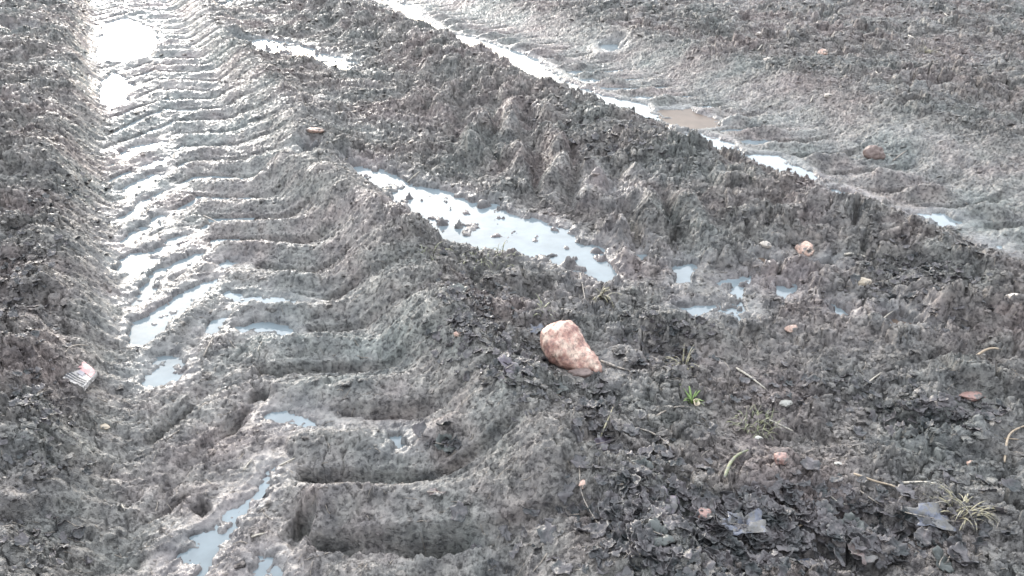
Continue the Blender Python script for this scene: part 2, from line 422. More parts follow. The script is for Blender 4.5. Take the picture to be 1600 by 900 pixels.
base = mixc(nt, at_w.outputs['Fac'], base, mixc(nt, 1.0, base, (.78,.80,.84), 'MULTIPLY'))
at_p = nt.nodes.new('ShaderNodeAttribute'); at_p.attribute_name = 'pressed'
base = mixc(nt, at_p.outputs['Fac'], mixc(nt, 1.0, base, (.98,.96,.96), 'MULTIPLY'), mixc(nt, 1.0, base, (1.22,1.22,1.21), 'MULTIPLY'))
nt.links.new(base, bs.inputs['Base Color'])
rr = ramp(nt, noise_n(nt, v, 22, 5, .7).outputs['Fac'], [(.42, (.30,)*3), (.56, (.62,)*3)]).outputs['Color']
rr = mixc(nt, math_n(nt, 'MULTIPLY', at_w.outputs['Fac'], .85), rr, (.20,.20,.20))
nt.links.new(rr, bs.inputs['Roughness'])
bs.inputs['IOR'].default_value = 1.40
pit = ramp(nt, n3.outputs['Fac'], [(.34, (0,)*3), (.47, (.7,)*3), (.70, (1,)*3)]).outputs['Color']
inv = math_n(nt, 'SUBTRACT', 1.0, math_n(nt, 'MULTIPLY', at_w.outputs['Fac'], .75))
b1 = nt.nodes.new('ShaderNodeBump'); b1.inputs['Distance'].default_value = .006
nt.links.new(inv, b1.inputs['Strength']); nt.links.new(pit, b1.inputs['Height'])
b2 = nt.nodes.new('ShaderNodeBump'); b2.inputs['Distance'].default_value = .0025
nt.links.new(inv, b2.inputs['Strength'])
nt.links.new(n4.outputs['Fac'], b2.inputs['Height']); nt.links.new(b1.outputs['Normal'], b2.inputs['Normal'])
nt.links.new(b2.outputs['Normal'], bs.inputs['Normal'])

def water_mat(name, colr):
    m, nt, bs = newmat(name); v = objvec(nt)
    n = noise_n(nt, v, 9, 4, .6)
    c = ramp(nt, n.outputs['Fac'], [(.3, tuple(k*.8 for k in colr)), (.7, tuple(k*1.2 for k in colr))]).outputs['Color']
    nt.links.new(c, bs.inputs['Base Color']); bs.inputs['Roughness'].default_value = .05; bs.inputs['IOR'].default_value = 1.5
    b = nt.nodes.new('ShaderNodeBump'); b.inputs['Strength'].default_value = .25; b.inputs['Distance'].default_value = .002
    nt.links.new(noise_n(nt, v, 25, 3, .5).outputs['Fac'], b.inputs['Height']); nt.links.new(b.outputs['Normal'], bs.inputs['Normal'])
    return m
WATER = water_mat('silty_water_sky_tint', (.17,.205,.225))  # silt itself is grey; blue of the reflected sky is put into the colour
BROWN = water_mat('brown_water', (.13,.10,.08))
BROWN.node_tree.nodes['Principled BSDF'].inputs['Roughness'].default_value = .4
BROWN.node_tree.nodes['Principled BSDF'].inputs['IOR'].default_value = 1.25

def tag(o, label=None, cat=None, group=None, kind=None):
    if label: o['label'] = label
    if cat: o['category'] = cat
    if group: o['group'] = group
    if kind: o['kind'] = kind
    return o

# ------------------------------------------------------------------ the mud: one sheet to the horizon
def build_ground(ncol=1900, nrow=1400):
    a0, a1 = .30+.7, 13.+.7
    ys = a0*np.exp(np.linspace(0, math.log(a1/a0), nrow))-.7
    tail = 13.*np.exp(np.linspace(0, math.log(900/13.), 160))[1:]
    ys = np.concatenate([ys, tail])
    u = np.linspace(-1, 1, ncol); q = .86*(.80*u + .20*u**3)
    wing = .86 + np.linspace(0, 1, 60)[1:]**2*2.6; q = np.concatenate([-wing[::-1], q, wing])
    Y, Q = np.meshgrid(ys, q, indexing='ij'); X = (Q*(Y+1.25)).astype(np.float64)
    x = X.ravel(); y = Y.ravel()
    z, rough, wet = height(x, y)
    fade = 1-ss(12, 20, y)
    z = z*fade + (1-fade)*(.10+fbm(x, y, 3, 3, 5)*.03)
    # clods lean and overhang
    amp = fade*(.25+.75*rough)*(1-wet)
    dx = fbm(x, y, .06, 2, 101)*.014 + fbm(x, y, .02, 2, 102)*.004
    dy = fbm(x, y, .06, 2, 103)*.010 - .004 + fbm(x, y, .02, 2, 104)*.003
    co = np.empty((x.size, 3), f32); co[:,0] = x+dx*amp; co[:,1] = y+dy*amp; co[:,2] = z
    nr, nc = X.shape
    i = (np.arange(nr-1)[:,None]*nc + np.arange(nc-1)[None,:]).ravel()
    quads = np.stack([i, i+1, i+nc+1, i+nc], 1).astype(np.int32)
    me = bpy.data.meshes.new('ground')
    me.vertices.add(len(co)); me.vertices.foreach_set('co', co.ravel())
    me.loops.add(quads.size); me.loops.foreach_set('vertex_index', quads.ravel())
    me.polygons.add(len(quads)); me.polygons.foreach_set('loop_start', np.arange(0, quads.size, 4, dtype=np.int32))
    me.polygons.foreach_set('use_smooth', np.ones(len(quads), bool))
    me.update()
    at_ = me.attributes.new('wet', 'FLOAT', 'POINT'); at_.data.foreach_set('value', wet.astype(f32))
    at_ = me.attributes.new('pressed', 'FLOAT', 'POINT'); at_.data.foreach_set('value', (1-rough).astype(f32))
    me.materials.append(mud)
    o = bpy.data.objects.new('ground', me); col.objects.link(o); o['kind'] = 'structure'
    return o
build_ground()

# ------------------------------------------------------------------ water
def flat(name, P, z, m):
    cx = sum(p[0] for p in P)/len(P); cy = sum(p[1] for p in P)/len(P)
    xs = [p[0] for p in P]; ys = [p[1] for p in P]
    e = .03
    x0, x1, y0, y1 = min(xs)-e, max(xs)+e, min(ys)-e, max(ys)+e
    # convex hull of the outline, grown a little; the mud hides what lies under it
    pts = sorted(set((round(a, 5), round(b, 5)) for a, b in P))
    def cross(o, a, b): return (a[0]-o[0])*(b[1]-o[1])-(a[1]-o[1])*(b[0]-o[0])
    lo = []; up = []
    for p in pts:
        while len(lo) > 1 and cross(lo[-2], lo[-1], p) <= 0: lo.pop()
        lo.append(p)
    for p in reversed(pts):
        while len(up) > 1 and cross(up[-2], up[-1], p) <= 0: up.pop()
        up.append(p)
    hull = lo[:-1]+up[:-1]; vs = []
    for a, b in hull:
        d = math.hypot(a-cx, b-cy)+1e-6; vs.append((a+(a-cx)/d*e, b+(b-cy)/d*e, z))
    me = bpy.data.meshes.new(name); me.from_pydata(vs, [], [list(range(len(vs)))]); me.materials.append(m)
    o = bpy.data.objects.new(name, me); col.objects.link(o); return o
for i, (n_, lv, P) in enumerate(PUDW):
    o = flat('water', P, lv+.0001*(i % 7), BROWN if n_ == 'brn' else WATER); o['kind'] = 'structure'

# ------------------------------------------------------------------ builders for loose things
def on_ground(px, py, n=3):
    """where the line of sight through photograph position (px, py) meets the mud"""
    px = np.asarray(px, float); py = np.asarray(py, float); z = np.full(px.shape, .06)
    for _ in range(n):
        u = (px-800)/FPX; v = (py-450)/FPX; Y = CP-v*SP; k = (CAM_H-z)/(SP+v*CP)
        X = u*k; Y = Y*k; z = .4*z + .6*height(X, Y)[0]
    return X, Y, height(X, Y)[0]

def mesh_np(name, co, faces, m, smooth=True, size=4):
    me = bpy.data.meshes.new(name)
    me.vertices.add(len(co)); me.vertices.foreach_set('co', np.asarray(co, f32).ravel())
    fa = np.asarray(faces, np.int32)
    me.loops.add(fa.size); me.loops.foreach_set('vertex_index', fa.ravel())
    me.polygons.add(len(fa)); me.polygons.foreach_set('loop_start', np.arange(0, fa.size, fa.shape[1], dtype=np.int32))
    me.polygons.foreach_set('use_smooth', np.full(len(fa), smooth, bool)); me.update()
    me.materials.append(m)
    o = bpy.data.objects.new(name, me); col.objects.link(o); return o

def tube(pts, r0, r1, sides=6, flatten=1.0):
    """tapering tube through pts; returns verts, quads"""
    vs = []; fs = []; n = len(pts)
    for i, p in enumerate(pts):
        a = pts[max(i-1, 0)]; b = pts[min(i+1, n-1)]; d = (Vector(b)-Vector(a)).normalized()
        sd = d.cross(Vector((0, 0, 1)))
        if sd.length < .05: sd = Vector((1, 0, 0))
        sd.normalize(); up = sd.cross(d).normalized()
        q = i/(n-1); r = r0+(r1-r0)*q
        if i in (0, n-1): r *= .6
        for k in range(sides):
            an = 2*math.pi*k/sides
            vs.append(Vector(p)+sd*math.cos(an)*r+up*math.sin(an)*r*flatten)
    for i in range(n-1):
        for k in range(sides):
            a = i*sides+k; b = i*sides+(k+1) % sides; fs.append((a, b, b+sides, a+sides))
    fs.append(tuple(range(sides-1, -1, -1))); fs.append(tuple(range((n-1)*sides, n*sides)))
    return vs, fs
def pymesh(name, vs, fs, m, parent=None, smooth=True, loc=None):
    if loc is not None: vs = [Vector(v)-Vector(loc) for v in vs]
    me = bpy.data.meshes.new(name); me.from_pydata([tuple(v) for v in vs], [], fs)
    if smooth: me.polygons.foreach_set('use_smooth', [True]*len(me.polygons))
    me.materials.append(m); me.update()
    o = bpy.data.objects.new(name, me); col.objects.link(o)
    if loc is not None: o.location = loc
    if parent: o.parent = parent
    return o

def solid(name, c1, c2, rough=.6, scale=60, bump=.002, mudc=None, mudamt=.5, mscale=25):
    m, nt, bs = newmat(name); v = objvec(nt)
    c = ramp(nt, noise_n(nt, v, scale, 4, .65).outputs['Fac'], [(.36, c1), (.64, c2)]).outputs['Color']
    if mudc:
        f = ramp(nt, noise_n(nt, v, mscale, 5, .7).outputs['Fac'], [(mudamt, (0,)*3), (mudamt+.08, (1,)*3)]).outputs['Color']
        c = mixc(nt, f, c, mudc)
    nt.links.new(c, bs.inputs['Base Color']); bs.inputs['Roughness'].default_value = rough
    if bump:
        b = nt.nodes.new('ShaderNodeBump'); b.inputs['Strength'].default_value = .8; b.inputs['Distance'].default_value = bump
        nt.links.new(noise_n(nt, v, scale*2, 4, .7).outputs['Fac'], b.inputs['Height']); nt.links.new(b.outputs['Normal'], bs.inputs['Normal'])
    return m
MUDC = (.13,.125,.12)
M = dict(
 straw=solid('pale_straw', (.32,.29,.24), (.55,.51,.43), .5, 80, .0008, MUDC, .50, 90),
 root=solid('root_fibre', (.22,.19,.16), (.40,.35,.30), .6, 80, .0008, MUDC, .50, 90),
 twig=solid('brown_twig', (.26,.20,.14), (.42,.34,.25), .6, 60, .0012, MUDC, .56, 50),
 green=solid('green_blade', (.11,.18,.05), (.27,.37,.13), .45, 40, .0005, MUDC, .60, 90),
 olive=solid('olive_blade', (.13,.145,.08), (.29,.30,.17), .5, 40, .0005, MUDC, .48, 90),
 dry=solid('dry_blade', (.17,.155,.10), (.36,.33,.22), .55, 40, .0005, MUDC, .48, 90),
 leafb=solid('blue_grey_leaf', (.085,.092,.118), (.15,.16,.20), .25, 40, .003, MUDC, .48, 45),
 leafp=solid('purple_leaf', (.075,.064,.080), (.14,.118,.145), .28, 40, .003, MUDC, .52, 45),
 leafd=solid('dark_leaf', (.040,.046,.045), (.090,.098,.092), .32, 30, .002, MUDC, .60, 30),
 leafr=solid('brown_leaf', (.13,.10,.095), (.21,.165,.155), .35, 40, .003, MUDC, .48, 45),
 leaft=solid('tan_leaf', (.45,.36,.25), (.65,.55,.42), .5, 40, .001),
 litter=solid('rotting_leaves', (.026,.031,.033), (.112,.100,.104), .40, 22, .005, (.13,.125,.12), .60, 30),
 white=solid('white_chip', (.34,.33,.30), (.52,.51,.47), .5, 60, .001, MUDC, .54, 90),
 cream=solid('cream_stone', (.42,.37,.32), (.64,.58,.52), .5, 50, .002, MUDC, .50, 60),
 pink=solid('pink_root', (.42,.27,.22), (.72,.54,.44), .5, 45, .003, MUDC, .50, 60),
 red=solid('reddish_stone', (.25,.15,.13), (.40,.26,.23), .5, 50, .003, MUDC, .49, 60),
 brown=solid('brown_clod', (.12,.085,.075), (.20,.15,.135), .5, 50, .003),
 tan=solid('tan_stone', (.34,.28,.21), (.50,.43,.34), .5, 50, .002, MUDC, .56, 40),
)

# ---- loose crumbs of earth, too many to count
def scatter_px(n, seed, x0=-60, x1=1660, y0=-40, y1=960):
    r = np.random.RandomState(seed); return r.uniform(x0, x1, n), r.uniform(y0, y1, n), r
def crumbs():
    r = np.random.RandomState(3)
    n = 52000
    y = .9 + 8.5*r.uniform(0, 1, n)**1.7; x = (r.uniform(-1, 1, n))*(y*.70+.9)
    z, rough, wet = height(x, y)
    keep = r.uniform(0, 1, n) < np.clip(.10+.9*rough, 0, 1)*(1-.97*(wet > .85))*(z > .012)
    clump = fbm(x, y, .2, 2, 200) > -.25
    keep &= clump | (r.uniform(0, 1, n) < .25)
    x, y, z = x[keep], y[keep], z[keep]; n = len(x)
    # three lumpy shapes: subdivided octahedra
    base = []
    for k in range(3):
        import bmesh
        bm = bmesh.new(); bmesh.ops.create_icosphere(bm, subdivisions=2, radius=1)
        for v in bm.verts:
            q = 1+.6*mnoise.noise(v.co*1.2+Vector((k*7, 3, 1)))+.45*mnoise.noise(v.co*2.9+Vector((k*3, 9, 1)))
            v.co *= q; v.co.z *= .42
        bm.verts.index_update()
        base.append((np.array([v.co[:] for v in bm.verts], f32), np.array([[w_.index for w_ in f.verts] for f in bm.faces], np.int32))); bm.free()
    size = (.0030 + .009*r.uniform(0, 1, n)**4)*(1+np.clip(y-3, 0, 6)*.16)
    ang = r.uniform(0, 6.28, n); sx = r.uniform(.7, 1.8, n); tl = r.uniform(-.6, .6, n)
    V = []; F = []; off = 0
    for k in range(3):
        idx = np.arange(k, n, 3); bv, bf = base[k]
        P = bv[None]*size[idx][:,None,None]; P = P.copy(); P[...,0] *= sx[idx][:,None]
        c, q = np.cos(tl[idx])[:,None], np.sin(tl[idx])[:,None]
        P[...,1], P[...,2] = P[...,1]*c-P[...,2]*q, P[...,1]*q+P[...,2]*c
        c, q = np.cos(ang[idx])[:,None], np.sin(ang[idx])[:,None]
        P[...,0], P[...,1] = P[...,0]*c-P[...,1]*q, P[...,0]*q+P[...,1]*c
        P += np.stack([x[idx], y[idx], z[idx]+size[idx]*.12], 1)[:,None,:]
        V.append(P.reshape(-1, 3)); F.append((bf[None]+(np.arange(len(idx))*len(bv)+off)[:,None,None]).reshape(-1, 3)); off += len(idx)*len(bv)
    o = mesh_np('soil_crumbs', np.concatenate(V), np.concatenate(F), mud, False)
    o['kind'] = 'stuff'; o['label'] = 'loose crumbs of grey earth on the churned mud'
crumbs()

def fibres():
    """short pale bits of straw and root trodden into the mud, too many to count"""
    r = np.random.RandomState(5); n = 4200
    y = .95 + 7*r.uniform(0, 1, n)**1.6; x = r.uniform(-1, 1, n)*(y*.68+.7)
    z, rough, wet = height(x, y); k_ = (wet < .8) | (r.uniform(0, 1, n) < .15); x, y, z = x[k_], y[k_], z[k_]; n = len(x)
    L = .010+.035*r.uniform(0, 1, n)**2; a = r.normal(.15, .9, n); bend = r.normal(0, .5, n)
    rad = .0006+.0007*r.uniform(0, 1, n)
    m_ = 5; V = np.zeros((n, m_, 3, 3), f32)
    px = x.copy(); py = y.copy(); an = a.copy(); P = []
    for i in range(m_):
        P.append((px.copy(), py.copy())); px = px+np.cos(an)*L/(m_-1); py = py+np.sin(an)*L/(m_-1); an = an+bend/(m_-1)
    for i, (qx, qy) in enumerate(P):
        qz = height(qx, qy)[0] if i in (0, 2, 4) else None
        P[i] = (qx, qy, qz)
    for i in (1, 3): P[i] = (P[i][0], P[i][1], (P[i-1][2]+P[i+1][2])/2+.0015)
    for i in range(m_):
        for k in range(3):
            t = 2.094*k
            V[:,i,k,0] = P[i][0]-np.sin(a)*np.cos(t)*rad; V[:,i,k,1] = P[i][1]+np.cos(a)*np.cos(t)*rad
            V[:,i,k,2] = P[i][2]+np.sin(t)*rad+.001
    f = []
    for i in range(m_-1):
        for k in range(3): f.append((i*3+k, i*3+(k+1) % 3, (i+1)*3+(k+1) % 3, (i+1)*3+k))
    F = (np.array(f)[None]+(np.arange(n)*m_*3)[:,None,None]).reshape(-1, 4)
    o = mesh_np('plant_fibres', V.reshape(-1, 3), F, M['root']); o['kind'] = 'stuff'
    o['label'] = 'short pale fibres of straw and root trodden into the mud'
fibres()

# ---- leaf outlines
def leaf_shape(kind, r):
    """outline in the unit square as (angle, radius) samples"""
    n = 28; P = []
    for i in range(n):
        a = 2*math.pi*i/n
        if kind == 'round': q = .85+.12*math.sin(3*a+r)+.06*math.sin(7*a+2*r)
        elif kind == 'lobed': q = .72+.22*abs(math.sin(2.5*a+r))+.08*math.sin(11*a+r)
        elif kind == 'ragged': q = .70+.2*math.sin(2*a+r)+.14*math.sin(5*a+3*r)+.10*math.sin(9*a+5*r)
        else: q = 1/(abs(math.cos(a))**1.3+ (abs(math.sin(a))/.38)**1.3)**(1/1.3)
        P.append((a, q))
    return P
def leaf_mesh(kind, sx, sy, r, curl=.25, crump=.12, th=.0012):
    P = leaf_shape(kind, r); rings = 5; top = [Vector((0, 0, 0))]
    for k in range(1, rings+1):
        for a, q in P:
            x_ = math.cos(a)*q*k/rings; y_ = math.sin(a)*q*k/rings
            zz = curl*(x_*x_*.5+y_*y_*.9) + crump*mnoise.noise(Vector((x_*1.8+r*5, y_*1.8, r))) + crump*.4*mnoise.noise(Vector((x_*5, y_*5+r*3, 1)))
            zz += -.05*math.exp(-(y_/.08)**2)
            top.append(Vector((x_*sx, y_*sy, zz*min(sx, sy))))
    n = len(P); fs = []
    for i in range(n): fs.append((0, 1+i, 1+(i+1) % n))
    for k in range(rings-1):
        for i in range(n):
            a = 1+k*n+i; b = 1+k*n+(i+1) % n; fs.append((a, a+n, b+n, b))
    m_ = len(top); vs = top+[v-Vector((0, 0, th)) for v in top]
    fs2 = [tuple(m_+q for q in reversed(f)) for f in fs]
    e = 1+(rings-1)*n; rim = [(e+i, m_+e+i, m_+e+(i+1) % n, e+(i+1) % n) for i in range(n)]
    return vs, fs+fs2+rim

# ---- the mass of rotting leaves at the lower right and beside the beet
def litter():
    r = random.Random(11); vs = []; fs = []
    shapes = [leaf_mesh(k, 1, .8, q, .35, .35, .03) for k, q in (('ragged', .3), ('lobed', 1.1), ('ragged', 2.2), ('round', .7), ('lobed', 2.9), ('ragged', 4.4))]
    # coarser copies keep the mesh light
    zones = [((1150, 840), 230, 75, 400, .020), ((1000, 780), 90, 90, 150, .019), ((1300, 820), 200, 60, 200, .019), ((740, 490), 55, 65, 190, .014), ((810, 580), 60, 45, 90, .015),
             ((1470, 650), 110, 25, 60, .017), ((1040, 560), 60, 30, 50, .014), ((930, 640), 50, 40, 50, .014), ((1440, 440), 120, 55, 190, .015), ((60, 660), 60, 120, 80, .013),
             ((60, 860), 90, 50, 30, .014), ((40, 430), 40, 130, 170, .013), ((980, 225), 90, 20, 60, .020), ((1040, 520), 70, 25, 60, .014), ((1460, 655), 70, 20, 60, .015), ((1300, 610), 160, 30, 70, .014), ((960, 190), 110, 30, 50, .016), ((120, 280), 70, 90, 60, .014), ((690, 690), 30, 20, 14, .018)]
    PX = []; PY = []; S = []
    for (cx, cy), rx, ry, n, sz in zones:
        for _ in range(int(n*2.1)):
            PX.append(r.gauss(cx, rx*.55)); PY.append(r.gauss(cy, ry*.55)); S.append(sz*(.35+1.15*r.random()**1.8))
    X, Y, Z = on_ground(np.array(PX), np.array(PY))
    wetv = height(X, Y)[2]
    V = []; F = []; off = 0
    for i in range(len(S)):
        if wetv[i] > .85: continue
        v_, f_ = shapes[r.randrange(6)]
        mt = Matrix.Translation((X[i], Y[i], Z[i]+S[i]*.22+.002)) @ Matrix.Rotation(r.uniform(0, 6.28), 4, 'Z') @ Matrix.Rotation(r.gauss(.1, .42), 4, 'X') @ Matrix.Rotation(r.gauss(0, .35), 4, 'Y') @ Matrix.Scale(S[i], 4)
        vs.extend([mt @ q for q in v_]); fs.extend([tuple(a+off for a in f) for f in f_]); off += len(v_)
    o = pymesh('leaf_litter', vs, fs, M['litter']); o['kind'] = 'stuff'; o['label'] = 'dark rotting leaves pressed into the mud'
litter()

# ------------------------------------------------------------------ the beet
def beet():
    gx, gy, gz = [float(v[0]) for v in on_ground([888], [560])]
    e = bpy.data.objects.new('beet', None); col.objects.link(e); e.empty_display_size = .05; e.location = (gx, gy, gz)
    n, m_ = 60, 56; L = .200; Rm = .072; vs = []
    for i in range(n+1):
        a = i/n
        r_ = Rm*(math.sin(min(a/.34, 1)*math.pi/2)**.62) if a < .34 else Rm*(1-.86*((a-.34)/.66)**1.15)
        if a > .97: r_ *= (1-a)/.03*.6+.4
        cx = a*L - .40*L; cz = -.030*max(0, a-.3)/.7
        for k in range(m_):
            t = 2*math.pi*k/m_
            sq = 1+.05*math.cos(2*t+.6)+.05*math.cos(3*t+1+a*3)
            p = Vector((cx, math.cos(t)*r_*sq, cz+math.sin(t)*r_*sq*.96))
            d = .013*mnoise.noise(p*16+Vector((3, 1, 2)))+.006*mnoise.noise(p*42)+.0038*mnoise.noise(p*100)+.0022*mnoise.noise(p*220)
            nrm = Vector((-.5 if a < .1 else .2, math.cos(t), math.sin(t))).normalized()
            vs.append(p+nrm*d)
    fs = []
    for i in range(n):
        for k in range(m_): a = i*m_+k; b = i*m_+(k+1) % m_; fs.append((a, b, b+m_, a+m_))
    fs.append(tuple(range(m_-1, -1, -1))); fs.append(tuple(range(n*m_, (n+1)*m_)))
    m, nt, bs = newmat('beet_skin'); v = objvec(nt)
    c = ramp(nt, noise_n(nt, v, 28, 5, .65).outputs['Fac'], [(.36, (.30,.15,.13)), (.48, (.52,.31,.25)), (.62, (.78,.60,.49))]).outputs['Color']
    md = ramp(nt, noise_n(nt, v, 95, 5, .75).outputs['Fac'], [(.48, (0,)*3), (.62, (1,)*3)]).outputs['Color']
    sp = nt.nodes.new('ShaderNodeSeparateXYZ'); nt.links.new(v, sp.inputs[0])
    # caked mud, thicker on the crown end, on the far side and underneath
    k1 = math_n(nt, 'ADD', math_n(nt, 'MULTIPLY', sp.outputs['X'], -5.5), math_n(nt, 'MULTIPLY', sp.outputs['Z'], -12))
    k1 = math_n(nt, 'ADD', k1, math_n(nt, 'MULTIPLY', sp.outputs['Y'], 7))
    k1 = math_n(nt, 'ADD', k1, math_n(nt, 'MULTIPLY', math_n(nt, 'SUBTRACT', noise_n(nt, v, 22, 5, .7).outputs['Fac'], .5), 4.5))
    cake = ramp(nt, k1, [(-.20, (0,)*3), (.35, (.9,)*3)]).outputs['Color']
    c = mixc(nt, md, c, mixc(nt, .68, c, (.17,.13,.12)))
    c = mixc(nt, cake, c, (.16,.125,.12))
    nt.links.new(c, bs.inputs['Base Color']); bs.inputs['Roughness'].default_value = .5
    b = nt.nodes.new('ShaderNodeBump'); b.inputs['Strength'].default_value = 1; b.inputs['Distance'].default_value = .004
    nt.links.new(noise_n(nt, v, 130, 5, .75).outputs['Fac'], b.inputs['Height']); nt.links.new(b.outputs['Normal'], bs.inputs['Normal'])
    body = pymesh('body', vs, fs, m, e)
    body.location = (-.004, .0, .046); body.rotation_euler = (0, R(6), R(-38))
    # whip-like root tip trailing to the right
    X, Y, Z = on_ground([938, 950, 966, 984], [566, 571, 575, 583])
    pts = [Vector((X[i], Y[i], Z[i]+.006)) for i in range(4)]
    v_, f_ = tube(pts, .006, .0012, 8)
    pymesh('root_tip', [p-Vector((gx, gy, gz)) for p in v_], f_, M['root'], e)
    tag(e, 'big muddy pinkish tan beet root tapering to the right, lying on the mud', 'beet')
beet()

# ------------------------------------------------------------------ striped scrap on the left bank
def scrap():
    gx, gy, gz = [float(v[0]) for v in on_ground([128], [592])]
    e = bpy.data.objects.new('striped_scrap', None); col.objects.link(e); e.location = (gx, gy, gz+.006)
    X, Y, Z = on_ground([131, 151, 131, 97], [566, 582, 608, 590])
    zc = gz+.016; px = [131, 151, 130, 97]; py = [564, 580, 605, 590]
    C_ = [Vector((*at(px[i], py[i], zc+(.004, .0, .0, .003)[i]), zc+(.004, .0, .0, .003)[i]))-e.location for i in range(4)]
    nseg = 14; vs = []
    def surf(u, v_):       # u from pink end (0) to striped end (1)
        a = C_[0].lerp(C_[3], u); b = C_[1].lerp(C_[2], u); p = a.lerp(b, v_)
        return p + Vector((0, 0, .0035*mnoise.noise(Vector((u*2, v_*2, 4)))))
    for th in (0, -.013):
        for i in range(nseg+1):
            for j in range(nseg+1):
                u = i/nseg; v_ = j/nseg; p = surf(u, v_)
                if i in (0, nseg) or j in (0, nseg): p = p + Vector((.0016*mnoise.noise(p*300), .0016*mnoise.noise(p*280+Vector((5, 5, 5))), -.0006))
                vs.append(p+Vector((0, 0, th)))
    fs = []; K = nseg+1; O = K*K
    for i in range(nseg):
        for j in range(nseg):
            a = i*K+j; fs.append((a, a+K, a+K+1, a+1)); fs.append((O+a, O+a+1, O+a+K+1, O+a+K))
    for i in range(nseg):
        for a, b in (((i*K), (i+1)*K), ((i+1)*K+nseg, i*K+nseg), (nseg*K+i, nseg*K+i+1), (i+1, i)):
            fs.append((a, O+a, O+b, b)) if True else None
    body = pymesh('slab', vs, fs, solid('scrap_white', (.36,.34,.33), (.60,.57,.55), .5, 60, .001, (.19,.18,.17), .48, 130), e, smooth=False)
    def patch(name, u0, u1, v0, v1, m, skew=0, lift=.0018):
        vv = []; ff = []; q = 8
        for i in range(q+1):
            for j in range(q+1):
                a = u0+(u1-u0)*i/q; b = v0+(v1-v0)*j/q; vv.append(surf(min(max(a+skew*b, 0), 1), b)+Vector((0, 0, lift)))
        vv += [p-Vector((0, 0, lift*.9)) for p in vv]; n_ = (q+1)**2
        for i in range(q):
            for j in range(q): a = i*(q+1)+j; ff.append((a, a+q+1, a+q+2, a+1))
        for i in range(q):
            for a, b in ((i*(q+1), (i+1)*(q+1)), (i*(q+1)+q, (i+1)*(q+1)+q), (i, i+1), (q*(q+1)+i, q*(q+1)+i+1)): ff.append((a, b, b+n_, a+n_))
        return pymesh(name, vv, ff, m, e, smooth=False)
    patch('pink_panel', .02, .40, .05, .97, solid('scrap_pink', (.40,.17,.18), (.52,.27,.27), .5, 60, .001, (.19,.17,.165), .50, 130))
    dk = solid('scrap_dark', (.05,.055,.06), (.10,.10,.11), .5, 60, .001)
    for u in (.66, .76, .86): patch('stripe', u, u+.045, .02, .95, dk)
    patch('dark_mark', .40, .56, .30, .62, solid('scrap_grey', (.22,.21,.24), (.32,.30,.33), .5, 60, .001), lift=.0022)
    tag(e, 'small flat pink and white scrap with dark stripes on the left bank', 'scrap')
scrap()

# ------------------------------------------------------------------ stones and root pieces
def stone(px, py, wpx, asp, flatn, mat_, name, label, cat, rot=0, group=None):
    X, Y, Z = on_ground([px], [py+wpx*.12]); x, y, z = float(X[0]), float(Y[0]), float(Z[0])
    v = (py-450)/FPX; k = (CAM_H-z)/(SP+v*CP); sz = wpx*k/FPX/2
    import bmesh
    bm = bmesh.new(); bmesh.ops.create_icosphere(bm, subdivisions=4, radius=1)
    sd = Vector((px*.013, py*.017, 2))
    for q in bm.verts:
        d = 1+.34*mnoise.noise(q.co*1.1+sd)+.22*mnoise.noise(q.co*2.6+sd)+.10*mnoise.noise(q.co*6+sd)+.04*mnoise.noise(q.co*14+sd)
        for ax_ in range(5):
            n_ = Vector((math.sin(ax_*2.4+px), math.cos(ax_*1.7+py), math.sin(ax_*3.1+px*.5)*.8+.2)).normalized(); pr = q.co.dot(n_)*d
            if pr > .72: d *= .72/pr*.6+.4
        q.co *= d; q.co = Vector((q.co.x*sz, q.co.y*sz*asp, q.co.z*sz*flatn))
    me = bpy.data.meshes.new(name); bm.to_mesh(me); bm.free()
    me.polygons.foreach_set('use_smooth', [True]*len(me.polygons)); me.materials.append(M[mat_])
    o = bpy.data.objects.new(name, me); col.objects.link(o)
    o.location = (x, y, z+sz*flatn*.22); o.rotation_euler = (R(rng.uniform(-12, 12)), R(rng.uniform(-12, 12)), R(rot))
    tag(o, label, cat, group)
GS = 'small stones and root pieces in the mud'
